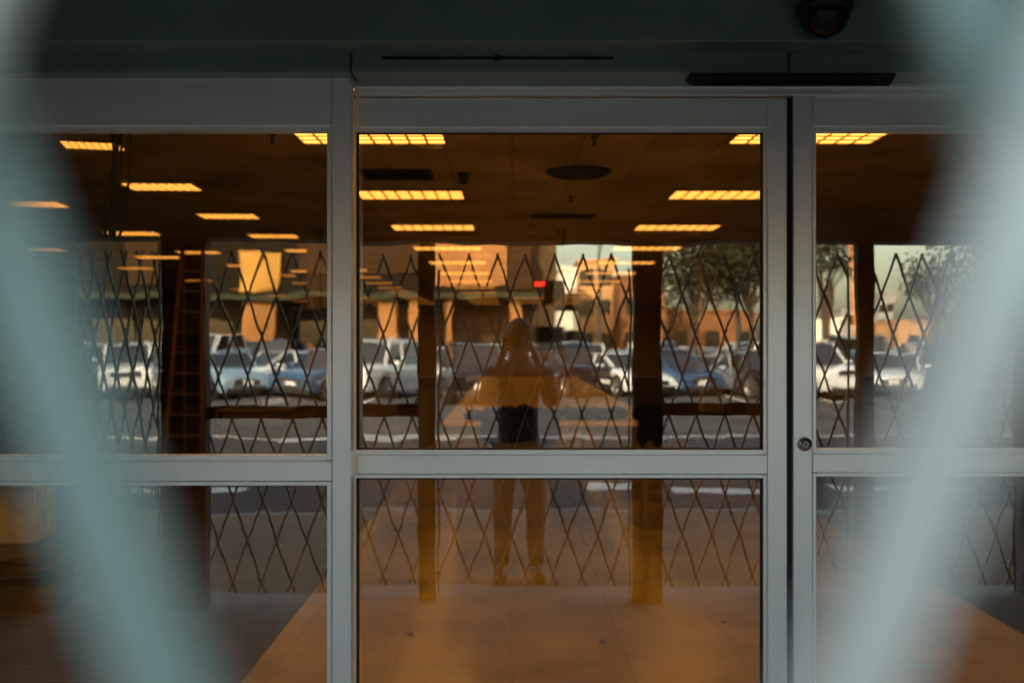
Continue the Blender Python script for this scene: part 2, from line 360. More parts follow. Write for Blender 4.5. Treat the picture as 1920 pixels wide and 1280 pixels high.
def text(body,size,loc,rot,mt,parent,name="lettering"):
    cu=bpy.data.curves.new(name,'FONT'); cu.body=body; cu.size=size; cu.align_x='CENTER'; cu.align_y='CENTER'; cu.extrude=.002; cu.offset=.003
    o=bpy.data.objects.new(name,cu); C.objects.link(o); dg=bpy.context.evaluated_depsgraph_get()
    me=bpy.data.meshes.new_from_object(o.evaluated_get(dg)); bpy.data.objects.remove(o); me.materials.clear(); me.materials.append(mt)
    o=bpy.data.objects.new(name,me); C.objects.link(o); o.location=loc; o.rotation_euler=rot; o.parent=parent; return o
text("EXIT",.13,(0,-.028,-.21),(math.pi/2,0,0),emis("exit_red",(1,.03,.015),6,(.5,.02,.01)),ex)
L=14.8; la=thing("stepladder",(X(362,L),L-D,0),"tall orange fibreglass stepladder standing open on the floor","ladder")
OR=mat("orange_fibreglass",(.40,.18,.04),.5)
for sx in(-1,1):
    MB().beam((sx*.27,-.45,0),(sx*.15,-.03,3.05),.05,.03).obj("side_rail",OR,la); MB().beam((sx*.27,.45,0),(sx*.15,.03,3.0),.03,.02).obj("rear_leg",OR,la)
m=MB()
for i in range(1,10):
    z=i*.3; t_=z/3.05; m.box(-(.27-.12*t_)+.02,(.27-.12*t_)-.02,-.45+.42*t_-.05,-.45+.42*t_+.04,z-.015,z+.01)
m.obj("step",mat("ladder_aluminium",(.45,.38,.28),.4,.8),la)
MB().box(-.2,.2,-.12,.12,3.05,3.09).obj("top_cap",OR,la,bevel=.01)
L=7.6; cb=thing("hanging_cable",(X(222,L),L-D,ZC),"loose black cables dangling from the ceiling","cable")
pts=[]
for i in range(6):
    a=random.uniform(-.08,.08); b=random.uniform(-.05,.05); n=random.uniform(1.3,1.75)
    pts.append([(a,b,0),(a*.6+.05,b,-.4),(a-.07,b*.5,-.8),(a*1.3,b,-1.1),(a-.03,b,-n)])
pts.append([(.06,0,0),(-.05,.02,-.3),(-.14,.02,-.75),(-.1,.03,-1.0),(.04,.02,-.9),(.08,0,-.5),(.1,0,0)])
curve("cable_strand",pts,.011,BLK,cb)
L=7.2; cb=thing("cable_coil",(X(40,L),L-D,0),"tangled coil of dark cable lying on the bare floor","cable")
pl=[]
for i in range(70):
    t=i*.45; r=.28+.06*math.sin(i*1.3); pl.append((r*math.cos(t)*1.3,r*math.sin(t)*.7,.012+.0008*i+.01*math.sin(i)))
curve("cable_loop",[pl],.009,mat("grey_cable",(.12,.09,.06),.5),cb)
CARD=mat("cardboard",(.42,.28,.15),.85,0,8,.1)
def carton(px,L,w,d,h,rot,lab,cm=CARD):
    t=thing("cardboard_box",(X(px,L),L-D,0),lab,"box",rot=rot)
    MB().box(-w/2,w/2,-d/2,d/2,0,h).obj("carton",cm,t,bevel=.006)
    MB().box(-w/2-.001,w/2+.001,-.03,.03,h-.07,h+.0015).obj("packing_tape",mat("packing_tape",(.5,.38,.2),.3),t)
    MB().add([(-w/2,-d/2,h+.002),(w/2,-d/2,h+.002),(w/2,-d/2-.12,h+.06),(-w/2,-d/2-.12,h+.06)],[(0,1,2,3)]).obj("open_flap",cm,t)
carton(15,8.4,.62,.5,.44,.1,"pale carton with a raised flap on the bare floor",mat("pale_carton",(.8,.78,.7),.8))
carton(120,12.5,.7,.5,.5,-.2,"brown cardboard carton near dark shelving")
carton(765,28,.6,.5,1.2,.1,"dark carton standing far down the aisle",mat("dark_carton",(.05,.04,.03),.8))
BNY=mat("black_nylon",(.006,.005,.004),.8,0,12,.3,.4,50,spec=.1)
def bag(px,L,w,h,lab,rot=0,seed=1,z=0):
    random.seed(seed); t=thing("duffel_bag",(X(px,L),L-D,z),lab,"bag",rot=rot)
    m=MB(); n=36;k=18; vs=[];fs=[]
    for i in range(k+1):
        v=i/k; ang=v*math.pi
        for j in range(n):
            u=j/n*2*math.pi
            x=w/2*math.copysign(abs(math.cos(u))**.7,math.cos(u))*math.sin(ang)**.45
            y=w*.27*math.copysign(abs(math.sin(u))**.8,math.sin(u))*math.sin(ang)**.45
            z=h*(.5-.5*math.cos(ang))
            q=Vector((x*5/w,y*5/w,z*5/w))+Vector((seed*7,0,0)); d=noise.noise(q*1.3)*.8+noise.noise(q*3)*.5
            f=1+d*.3
            vs.append((x*f,y*f,max(0,z*(1+.7*d))))
    for i in range(k):
        for j in range(n): fs.append((i*n+j,i*n+(j+1)%n,(i+1)*n+(j+1)%n,(i+1)*n+j))
    m.add(vs,fs); m.obj("bag_body",BNY,t,smooth=True)
    curve("carry_strap",[[(-w*.25,-w*.2,h*.6),(-w*.2,-w*.25,h*.9),(0,-w*.22,h*1.05),(w*.2,-w*.25,h*.9),(w*.25,-w*.2,h*.6)]],.006,BLK,t)
TH=.95
ct=thing("long_counter",(.3,15-D,0),"long tan laminate counter running down the tiled aisle","counter")
MB().box(-.92,1.0,-6.2,5.2,TH-.04,TH).obj("counter_top",mat("tan_laminate",(.95,.74,.30),.22,0,2,.08,spec=1.),ct,bevel=.006)
FRT=mat("tan_panel",(.34,.25,.07),.5,0,2,.12)
MB().box(-.80,.05,-6.1,5.1,.0,TH-.042).obj("counter_front",FRT,ct,bevel=.006)
for yy in(-6.0,-2,2,5.0): MB().box(.88,.93,yy-.03,yy+.03,0.001,TH-.042).obj("table_leg",FRT,ct)
bag(905,9.0,.32,.09,"rumpled black bag on the near end of the counter",0,3,TH)
bag(965,9.0,.40,.11,"full black bag on the near end of the counter",.1,6,TH)
bag(1025,9.05,.34,.09,"slumped black bag on the near end of the counter",.3,4,TH)
bag(1085,9.1,.32,.10,"low slumped black bag on the counter top",.2,5,TH)
bag(1140,9.1,.34,.09,"small black bag on the counter top",.1,11,TH)
bag(1212,8.95,.28,.12,"dark crumpled pouch at the corner of the counter",.4,15,TH)
def drape(name,xc,wd0,drop,seed,lab):
    jk=thing(name,(xc,15-6.2-D,TH),lab,"jacket")
    m=MB(); vs=[];fs=[]; nx,ny=36,22; tot=.25+drop
    for i in range(nx):
        for j in range(ny):
            u=i/(nx-1)-.5; hem=1+.5*noise.noise(Vector((u*5,seed,0))); s=j/(ny-1)*(.25+drop*hem)
            if s<.25: y=.25-s; z=.012
            else: y=-.02; z=-(s-.25)+.012
            wd=wd0+.12*(j/(ny-1)); nz=noise.noise(Vector((u*6,s*7,seed)))
            vs.append((u*wd,y-abs(nz)*.05*(1 if s>=.25 else 0),z+(abs(nz)*.05+.004 if s<.25 else nz*.012)))
    for i in range(nx-1):
        for j in range(ny-1): a=i*ny+j; fs.append((a,a+1,a+ny+1,a+ny))
    m.add(vs,fs).obj("jacket_cloth",BNY,jk,smooth=True)
drape("draped_jacket",X(975,8.8),.60,.19,2.,"black jacket draped over the front edge of the counter")
drape("draped_jacket",X(1225,8.8),.20,.20,5.,"dark garment hanging over the counter corner")
WD=mat("counter_laminate",(.24,.17,.08),.4,0,3,.2)
cc=None
for (xx,L) in((-3.0,12.5),(-3.0,17),(4.6,12.),(4.6,17.)):
    if cc is None:
        cc=thing("checkout_counter",(xx,L-D,0),"brown laminate checkout counter with dark belt","checkout counter","checkout counters beside the aisle")
        MB().box(-.35,.35,-1.0,1.0,.08,.84).obj("cabinet",WD,cc,bevel=.01)
        MB().box(-.32,.32,-.97,.97,0,.078).obj("plinth",BLK,cc)
        MB().box(-.4,.4,-1.05,1.05,.842,.88).obj("worktop",mat("worktop",(.2,.14,.07),.3),cc,bevel=.006)
        MB().box(-.25,.25,-.95,.3,.8805,.892).obj("conveyor_belt",BLK,cc,bevel=.004)
        MB().box(-.16,.16,.5,.56,.98,1.22).cyl((0,.55,.88),(0,.55,1.0),.025).box(-.12,.12,.45,.65,.8805,.895).obj("till_screen",BLK,cc,bevel=.005)
    else: copy_thing(cc,(xx,L-D,0))
sh=None
for i in range(5):
    loc=(-7.3,6+i*3.2,0)
    if sh is None:
        sh=thing("shelving_rack",loc,"empty dark metal shelving rack along the sales floor","shelf","shelving racks")
        m=MB()
        for sx in(-.25,.25):
            for sy in(-1.4,0,1.4): m.box(sx-.02,sx+.02,sy-.02,sy+.02,0,2.1)
        m.obj("upright",DKM,sh)
        m=MB()
        for z in(.15,.6,1.05,1.5,1.95): m.box(-.24,.24,-1.38,1.38,z,z+.03)
        m.obj("shelf_board",mat("shelf_board",(.12,.08,.04),.5),sh)
    else: copy_thing(sh,loc)
pt=thing("partition_wall",(-7.6,23-D,0),"dark unlit partition wall across the sales floor","wall")
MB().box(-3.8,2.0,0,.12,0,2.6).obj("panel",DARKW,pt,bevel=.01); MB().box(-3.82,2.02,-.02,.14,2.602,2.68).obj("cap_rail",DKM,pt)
for (xx,L) in((-3.35,17.5),(4.2,21.),(-.15,41)):
    t=thing("support_column",(xx,L-D,0),"square painted support column inside the store","column","support columns")
    MB().box(-.22,.22,-.22,.22,0,3.355).obj("shaft",WALLI,t,bevel=.01)
    MB().box(-.26,.26,-.26,.26,0.001,.18).obj("base_trim",DKM,t,bevel=.006)
def scrap(px,py,sz,col,lab,sd,name="paper_scrap"):
    random.seed(sd); L=F*CZ/(py-640)
    m=MB(); n=6; vs=[];fs=[]
    for i in range(n):
        for j in range(n): vs.append(((i/(n-1)-.5)*sz+random.uniform(-.1,.1)*sz,(j/(n-1)-.5)*sz*.7+random.uniform(-.1,.1)*sz,.004+random.uniform(0,.28)*sz))
    for i in range(n-1):
        for j in range(n-1): fs.append((i*n+j,(i+1)*n+j,(i+1)*n+j+1,i*n+j+1))
    o=m.add(vs,fs).obj(name,mat("scrap",col,.5),None,(X(px,L),L-D,.001)); o["label"]=lab; o["category"]="litter"
scrap(1715,1252,.075,(.10,.35,.4),"crumpled teal plastic wrapper on the tile floor",3,"plastic_wrapper")
for i,(px,py) in enumerate(((770,1192),(985,1110),(1358,1168),(820,1075),(700,1060),(1130,1205),(1590,1190),(870,1040))):
    scrap(px,py,.035,(.06,.035,.015),"small dry leaf scrap on the tile floor",20+i,"dry_leaf")
# ------------------------------------------------------------ cars
random.seed(41)
GLC=mat("car_glass",(.02,.025,.03),.05,0,3,.1,spec=.9)
TYRE=mat("tyre_rubber",(.02,.02,.02),.85); RIM=mat("alloy_rim",(.5,.5,.52),.25,.9)
HL=mat("headlight_lens",(.7,.72,.75),.08,.4); TL=mat("taillight_lens",(.35,.01,.01),.2); DKP=mat("dark_trim",(.02,.02,.022),.5)
CHR=mat("plate_metal",(.6,.6,.6),.4)
def paint(n,c): return mat("paint_"+n,c,.16,.3,2,.04,coat=1)
PC={k:paint(k,c) for k,c in dict(white=(.82,.88,.92),silver=(.32,.39,.47),blue=(.03,.08,.18),black=(.008,.008,.012),grey=(.05,.065,.09),red=(.3,.02,.02),pale=(.22,.33,.46)).items()}
def make_car(kind,col,label):
    if kind=="sedan": Lc,W,H,belt,wb,rf,rr,rb,nose,tail=4.7,1.82,1.46,.93,1.0,.3,-.95,-1.75,.70,.98
    elif kind=="suv": Lc,W,H,belt,wb,rf,rr,rb,nose,tail=4.7,1.9,1.76,1.08,1.05,.5,-1.8,-2.15,.92,1.08
    elif kind=="hatch": Lc,W,H,belt,wb,rf,rr,rb,nose,tail=4.2,1.8,1.56,.98,1.15,.45,-1.35,-1.85,.78,1.0
    else: Lc,W,H,belt,wb,rf,rr,rb,nose,tail=5.1,2.0,2.05,1.2,1.75,1.1,-2.3,-2.45,1.0,1.2
    car=thing("parked_car",(0,0,0),label,"car","cars in the parking lot")
    P=PC[col]; w=W/2; xw=Lc*.295; R=.34; hl=Lc/2
    N=48; ring=[]
    for i in range(N+1):
        x=-hl+Lc*i/N; q=abs(x)/hl
        ww=w*(1-.16*q**6)
        zb=.24+.10*max(0,q-.8)/.2*.6
        for c in(xw,-xw):
            d=abs(x-c)
            if d<R+.07: zb=max(zb,R+math.sqrt((R+.07)**2-d*d)-.02)
        if x>wb: zt=belt-(belt-nose)*((x-wb)/(hl-wb))**1.5
        elif x<rb: zt=belt-(belt-min(belt,tail))*((rb-x)/(hl+rb+1e-6))
        else: zt=belt
        if q>.95: zt-= .10*((q-.95)/.05)**2; 
        hh=zt-zb
        half=[(ww*.95,zb),(ww*1.0,zb+hh*.3),(ww*.985,zb+hh*.65),(ww*.955,zt-.05),(ww*.86,zt-.005),(ww*.5,zt+.012),(0,zt+.018)]
        ring.append([(x,y,z) for y,z in half]+[(x,-y,z) for y,z in half[-2::-1]])
    m=MB(); k=len(ring[0]); vs=[v for r in ring for v in r]; fs=[]
    for i in range(N):
        for j in range(k-1): a=i*k+j; fs.append((a,a+1,a+k+1,a+k))
    fs.append(tuple(range(k))); fs.append(tuple(N*k+j for j in range(k-1,-1,-1)))
    m.add(vs,fs); body=m.obj("body",P,car,smooth=True)
    md=body.modifiers.new("es",'EDGE_SPLIT'); md.split_angle=math.radians(40)
    MB().box(-hl+.12,hl-.12,-w*.72,w*.72,.2,.7).obj("underbody",DKP,car)
    gb=.87*w; gr=.70*w; zb=belt-.01; zr=H-.05
    A=[(wb,gb*.86,zb),(wb,-gb*.86,zb),(rb,-gb*.9,zb),(rb,gb*.9,zb),(.1,gb,zb),(.1,-gb,zb)]
    B=[(rf,gr*.95,zr),(rf,-gr*.95,zr),(rr,-gr*.95,zr),(rr,gr*.95,zr),((rf+rr)/2,gr,zr),((rf+rr)/2,-gr,zr)]
    MB().add(A+B,[(0,1,7,6),(2,3,9,8),(0,6,10,4),(4,10,9,3),(1,5,11,7),(5,2,8,11),(6,7,11,8,9,10)]).obj("windows",GLC,car)
    m=MB(); zt=H
    ro=[(rf+.06,gr*.97,zr),(rf+.06,-gr*.97,zr),((rf+rr)/2,-gr*1.04,zr+.005),(rr-.06,-gr*.97,zr),(rr-.06,gr*.97,zr),((rf+rr)/2,gr*1.04,zr+.005)]
    rt=[(rf-.12,gr*.8,zt-.012),(rf-.12,-gr*.8,zt-.012),((rf+rr)/2,-gr*.85,zt),(rr+.12,-gr*.8,zt-.012),(rr+.12,gr*.8,zt-.012),((rf+rr)/2,gr*.85,zt)]
    m.add(ro+rt,[(i,(i+1)%6,(i+1)%6+6,i+6) for i in range(6)]+[tuple(range(6,12)),tuple(range(5,-1,-1))])
    for sy in(1,-1):
        m.beam((wb,sy*gb*.86,zb),(rf,sy*gr*.95,zr),.08,.05,up=(0,1,0))
        m.beam((rb,sy*gb*.9,zb),(rr,sy*gr*.95,zr),.16,.06,up=(0,1,0))
        m.beam((.0,sy*gb*1.0,zb),(-.05,sy*gr*1.0,zr),.07,.04,up=(0,1,0))
    if kind in("suv","van"):
        for sy in(1,-1): m.beam((rr+.2,sy*gr*.9,zt+.03),(rf-.2,sy*gr*.9,zt+.03),.03,.03)
    m.obj("roof",P,car,smooth=False)
    for sx in(1,-1):
        for sy in(1,-1):
            wh=bpy.data.objects.new("wheel",None); C.objects.link(wh); wh.parent=car; wh.location=(sx*xw,sy*(w-.13),R)
            MB().lathe((0,0,0),[(.20,-.11),(R-.03,-.11),(R,-.08),(R,.08),(R-.03,.11),(.20,.11)],28,'y').obj("tyre",TYRE,wh,smooth=True)
            m=MB().lathe((0,0,0),[(.21,sy*.10),(.19,sy*.07),(.0,sy*.05)],24,'y')
            for q in range(5):
                t=q*2*math.pi/5; m.beam((0,sy*.09,0),(.2*math.cos(t),sy*.095,.2*math.sin(t)),.045,.02)
            m.obj("rim",RIM,wh)
    hz=nose-.14; 
    for sy in(1,-1):
        MB().add([(hl-.02,sy*w*.50,hz-.05),(hl-.17,sy*w*.86,hz-.03),(hl-.22,sy*w*.88,hz+.08),(hl-.02,sy*w*.50,hz+.05),(hl-.3,sy*w*.5,hz-.05),(hl-.4,sy*w*.8,hz-.03),(hl-.4,sy*w*.8,hz+.06),(hl-.3,sy*w*.5,hz+.05)],
           [(0,1,2,3),(4,7,6,5),(0,3,7,4),(1,5,6,2),(2,6,7,3),(0,4,5,1)]).obj("headlight",HL,car)
        tz=min(tail,belt)-.2
        MB().box(-hl-.012,-hl+.16,min(sy*w*.55,sy*w*.84),max(sy*w*.55,sy*w*.84),tz-.06,tz+.09).obj("taillight",TL,car,bevel=.01)
        MB().box(wb-.35,wb-.18,min(sy*(w-.04),sy*(w+.16)),max(sy*(w-.04),sy*(w+.16)),belt+.0,belt+.13).obj("door_mirror",P,car,bevel=.03)
        for hx in(.15,-.85): MB().box(hx-.09,hx+.09,min(sy*(w*.97),sy*(w*1.0+.02)),max(sy*(w*.97),sy*(w+.02)),belt-.17,belt-.145).obj("door_handle",P,car)
    MB().box(hl-.03,hl+.012,-w*.45,w*.45,hz-.12,hz+.05).obj("grille",DKP,car,bevel=.01)
    MB().box(hl-.1,hl+.02,-w*.7,w*.7,.3,.42).obj("bumper_intake",DKP,car,bevel=.02)
    MB().box(-hl-.02,-hl+.05,-w*.7,w*.7,.32,.46).obj("rear_bumper_trim",DKP,car,bevel=.02)
    MB().box(-hl-.022,-hl-.002,-.16,.16,.62,.76).obj("number_plate",CHR,car)
    MB().box(hl+.0205,hl+.03,-.16,.16,.46,.58).obj("number_plate",CHR,car)
    return car
base={}
def car(kind,col,px,L,yaw,label=None,y=None):
    lab=label or f"{dict(white='white',silver='silver',blue='dark blue',black='black',grey='dark grey',red='dark red',pale='pale blue')[col]} {dict(sedan='sedan',suv='sport utility vehicle',hatch='hatchback',van='van')[kind]} parked in the lot"
    loc=(X(px,L),-(L-D),-.12)
    if kind not in base:
        c=make_car(kind,col,lab); base[kind]=(c,col); c.location=loc; c.rotation_euler=(0,0,math.radians(yaw)); return c
    src,bc=base[kind]
    mm=None if bc==col else {PC[bc].name:PC[col]}
    return copy_thing(src,loc,math.radians(yaw),matmap=mm,label=lab)
row=[(60,"sedan","blue",85),(150,"hatch","black",80),(240,"suv","white",70),(335,"sedan","grey",66),(430,"sedan","pale",60),(530,"sedan","white",128),(628,"hatch","blue",120),(715,"suv","white",112),
     (1075,"suv","black",70),(1150,"sedan","white",62),(1250,"hatch","blue",66),(1335,"sedan","silver",138),(1430,"sedan","black",84),(1510,"suv","white",72),(1595,"hatch","blue",64),(1680,"sedan","white",110),(1770,"suv","grey",95)]
for i,(px,kd,cl,yw) in enumerate(row): car(kd,cl,px,32.3+(i%3)*.35,yw)
car("suv","black",885,30,82,"black sport utility vehicle driving away with red tail lights")
for i in range(24):
    px=120+i*70+random.uniform(-6,6)
    if 820<px<930: continue
    kd=random.choice(["sedan","suv","suv","hatch","van"]) if i%5 else "sedan"
    cl=random.choice(["white","white","silver","blue","white","black","pale"])
    car(kd,cl,px,41.2+random.uniform(-.3,.3),90+random.uniform(-4,4)+(180 if i%3==0 else 0))
for i in range(24):
    px=150+i*66+random.uniform(-5,5)
    if i%7==3: continue
    car(random.choice(["sedan","suv","hatch","suv"]),random.choice(["white","silver","white","blue","black","pale","red"]),px,47.3+random.uniform(-.3,.3),90)
# ------------------------------------------------------------ buildings across
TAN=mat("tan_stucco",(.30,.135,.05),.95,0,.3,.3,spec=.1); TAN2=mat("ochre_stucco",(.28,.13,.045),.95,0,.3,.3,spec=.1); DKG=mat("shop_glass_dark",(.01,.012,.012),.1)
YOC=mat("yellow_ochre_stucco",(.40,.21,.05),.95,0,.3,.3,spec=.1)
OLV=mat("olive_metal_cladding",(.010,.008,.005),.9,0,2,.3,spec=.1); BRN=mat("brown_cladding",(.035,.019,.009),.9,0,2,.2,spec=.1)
Lb=64.; Yb=-(Lb-D)
bd=thing("shopping_building",(0,Yb,-.12),"long olive and ochre arcade building with sunlit columns and dark shopfronts","building")
xa,xb=X(-300,Lb),X(1005,Lb)
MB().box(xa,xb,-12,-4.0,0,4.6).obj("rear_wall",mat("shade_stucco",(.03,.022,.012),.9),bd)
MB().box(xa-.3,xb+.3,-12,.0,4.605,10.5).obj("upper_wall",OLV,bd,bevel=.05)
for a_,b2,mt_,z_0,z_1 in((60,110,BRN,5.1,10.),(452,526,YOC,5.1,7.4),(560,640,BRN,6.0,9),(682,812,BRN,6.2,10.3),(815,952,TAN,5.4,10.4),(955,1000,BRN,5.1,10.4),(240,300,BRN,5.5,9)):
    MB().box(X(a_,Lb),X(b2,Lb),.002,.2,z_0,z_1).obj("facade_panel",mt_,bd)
MB().box(xa-.4,xb+.4,.202,.55,4.5,4.9).obj("canopy_fascia",mat("dark_green_fascia",(.03,.035,.02),.8,spec=.1),bd)
m=MB()
x=xa+1
while x<xb-3: m.box(x,x+2.6,-3.995,-3.9,.4,3.2); x+=3.4
m.obj("shop_window",DKG,bd)
for px,wd in((60,.6),(487,2.2),(728,1.2),(778,.8),(838,.4),(968,.8)):
    xx=X(px,Lb); MB().box(xx-wd/2,xx+wd/2,-1.2,-.1,0,4.495).obj("arcade_column",TAN2,bd,bevel=.04)
MB().box(xa-.35,xb+.35,.001,.3,10.5,10.8).obj("cornice",TAN2,bd)
def block(px0,px1,pyt,L,label,mt,wm=DKG,depth=14):
    x0_,x1_=X(px0,L),X(px1,L); h=Z(pyt,L)+.12
    t=thing("distant_building",((x0_+x1_)/2,-(L-D),-.12),label,"building"); w2=(x1_-x0_)/2
    MB().box(-w2,w2,-depth,0,0,h).obj("wall",mt,t)
    m=MB(); nw=max(2,int(2*w2/3.2)); nr=max(1,int(h/3.4))
    for r in range(nr):
        for i in range(nw):
            cx=-w2+(i+.5)*2*w2/nw; m.box(cx-.8,cx+.8,.003,.05,1.2+r*3.4,2.9+r*3.4)
    m.obj("window",wm,t)
    MB().box(-w2-.2,w2+.2,-depth-.2,.2,h+.002,h+.35).obj("parapet",mt,t)
PALE=mat("pale_render",(.85,.80,.66),.8,0,1,.1); GRY=mat("grey_render",(.25,.26,.27),.8,0,1,.1); BRK=mat("red_brick",(.20,.09,.04),.9,0,2,.2,spec=.1)
TAN3=mat("sand_render",(.50,.28,.12),.85,0,.5,.25)
block(1008,1040,430,74,"peach stucco commercial block beside the arcade",TAN3)
block(1046,1082,505,95,"white rendered building catching the sun",PALE)
block(1085,1150,490,110,"tan stepped building with rows of windows",TAN3)
block(1160,1250,520,105,"brown brick building behind the car park",BRK)
block(1250,1420,585,120,"low tan building behind trees",BRK)
block(1500,1575,600,150,"low pale building on the horizon",PALE)
block(1575,1640,580,170,"grey building on the horizon",GRY)
block(1648,1682,548,200,"taller grey office block on the horizon",GRY)
block(1690,1790,604,160,"long low tan building on the horizon",TAN3)
block(1790,1960,590,150,"brick building at the lot edge",BRK)
L=130; t=thing("tower_crane",(X(1606,L),-(L-D),-.15),"orange lattice tower crane rising over rooftops","crane")
CR=mat("crane_orange",(.6,.2,.03),.5); m=MB(); hh=17
for sx in(-.6,.6):
    for sy in(-.6,.6): m.box(sx-.1,sx+.1,sy-.1,sy+.1,0,hh)
for i in range(12):
    z=i*hh/12
    for sy in(-.6,.6): m.beam((-.6,sy,z),(.6,sy,z+hh/12),.1); m.beam((.6,sy,z),(-.6,sy,z+hh/12),.1)
m.obj("mast",CR,t)
m=MB(); m.box(-6,16,-.4,-.3,hh+.5,hh+.65); m.box(-6,16,.3,.4,hh+.5,hh+.65); m.beam((0,0,hh+4),(16,0,hh+.7),.12); m.beam((0,0,hh+4),(-6,0,hh+.7),.12); m.box(-.3,.3,-.3,.3,hh,hh+4); m.obj("jib",CR,t)
MB().box(-6,-4,-.7,.7,hh-.8,hh+.5).obj("counterweight",GRY,t); MB().box(.5,1.6,-.6,.6,hh-1,hh+.4).obj("operator_cab",DKP,t)
lps=None
for px,L in((1125,52),(1380,38),(660,52),(1520,56)):
    loc=(X(px,L),-(L-D),-.12)
    if lps is None:
        lps=thing("street_lamp",loc,"dark pole car park lamp with twin heads, unlit","street lamp","lamps in the parking lot")
        MB().cyl((0,0,.6),(0,0,7.5),.09,.06).obj("pole",DKP,lps); MB().cyl((0,0,0),(0,0,.6),.28,n=16).obj("concrete_base",CONC2,lps)
        for sx in(-1,1): MB().box(min(sx*.3,sx*1.1),max(sx*.3,sx*1.1),-.15,.15,7.4,7.52).obj("lamp_head",DKP,lps,bevel=.02)
        MB().box(-.3,.3,-.03,.03,7.43,7.48).obj("cross_arm",DKP,lps)
    else: copy_thing(lps,loc)
# ------------------------------------------------------------ trees
LEAF=mat("leaf",(.020,.024,.011),.7,0,3,.4,spec=.2); BARK=mat("bark",(.05,.035,.025),.9,0,10,.3,.4)
def tree(px,L,h,r,label,seed,nleaf=2600,thin=.6,th=.42):
    random.seed(seed); t=thing("street_tree",(X(px,L),-(L-D),-.12),label,"tree","trees around the parking lot")
    m=MB(); th=h*th; m.cyl((0,0,0),(.1,0,th),.16,.11)
    tips=[]
    for i in range(9):
        a=i*2.4; zz=th*(.75+.25*random.random()); e=Vector((math.cos(a)*r*random.uniform(.4,.75),math.sin(a)*r*random.uniform(.4,.75),h*random.uniform(.55,.93)))
        mid=Vector((e.x*.4,e.y*.4,zz+(e.z-zz)*.55)); m.cyl((0.07,0,zz),mid,.07,.045,8); m.cyl(mid,e,.045,.015,6); tips+= [e,(mid+e)/2]
        for j in range(3):
            e2=mid.lerp(e,random.uniform(.3,.9))+Vector((random.uniform(-1,1),random.uniform(-1,1),random.uniform(-.2,.8)))*r*.35
            m.cyl(mid.lerp(e,.4),e2,.02,.007,5); tips.append(e2)
    m.obj("trunk",BARK,t)
    vs=[];fs=[]
    for i in range(nleaf):
        c=random.choice(tips); g=Vector((random.gauss(0,1),random.gauss(0,1),random.gauss(0,.75)))*r*.2*thin*1.4
        q=c+g; a=Vector((random.gauss(0,1),random.gauss(0,1),random.gauss(0,1))).normalized()*.11; b=a.cross(Vector((random.gauss(0,1),random.gauss(0,1),random.gauss(0,1))).normalized()*.6)
        k=len(vs); vs+=[q-a,q+b,q+a,q-b]; fs.append((k,k+1,k+2,k+3))
    MB().add(vs,fs).obj("crown",LEAF,t)
tree(1300,37,7.6,2.4,"leafy tree at the edge of the lot",1,5000,.8)
tree(1405,37.5,7.4,2.0,"leafy tree at the edge of the lot",2,4000,.8)
tree(1545,36,6.6,1.4,"sparse tree with thin hanging foliage",3,1100,.6)
tree(1750,36,6.2,1.6,"sparse young tree beside parked cars",4,700,.6)
tree(1880,36,6.6,2.4,"dense leafy tree beside parked cars",5,3000,.9)
# ------------------------------------------------------------ photographer
def skin(name,verts,edges,radii,mt,parent,root=0,sub=2):
    me=bpy.data.meshes.new(name); me.from_pydata(verts,edges,[]); o=bpy.data.objects.new(name,me); C.objects.link(o)
    md=o.modifiers.new("skin",'SKIN'); md.use_smooth_shade=True
    sv=me.skin_vertices[0].data if me.skin_vertices else None
    if sv is None:
        bpy.context.view_layer.objects.active=o; bpy.ops.mesh.customdata_skin_add(); sv=me.skin_vertices[0].data
    for i,r in enumerate(radii):
        sv[i].radius=(r,r) if not isinstance(r,tuple) else r; sv[i].use_root=(i==root)
    s=o.modifiers.new("sub",'SUBSURF'); s.levels=sub; s.render_levels=sub
    dg=bpy.context.evaluated_depsgraph_get(); m2=bpy.data.meshes.new_from_object(o.evaluated_get(dg)); bpy.data.objects.remove(o)
    m2.materials.clear(); m2.materials.append(mt)
    for p_ in m2.polygons: p_.use_smooth=True
    o=bpy.data.objects.new(name,m2); C.objects.link(o); o.parent=parent; return o
person=thing("person",(.05,-3.60,-.002),"person in dark jacket and trousers standing and holding up a camera","person")
SK=mat("skin",(.35,.21,.15),.5); JK=mat("jacket_fabric",(.05,.045,.045),.85,0,20,.3,.3,80); TR=mat("trouser_cloth",(.17,.14,.11),.9,0,20,.3,.3,80)
V=[(0,0,.98),(0,0,1.15),(0,0,1.34),(0,0,1.47),(0,.01,1.55),(0,.03,1.63),(0,.02,1.73)]; R_=[.12,.115,.13,.09,.052,.075,.085]; E=[(0,1),(1,2),(2,3),(3,4),(4,5),(5,6)]
V.append((0,.115,1.665)); R_.append(.014); E.append((5,7))
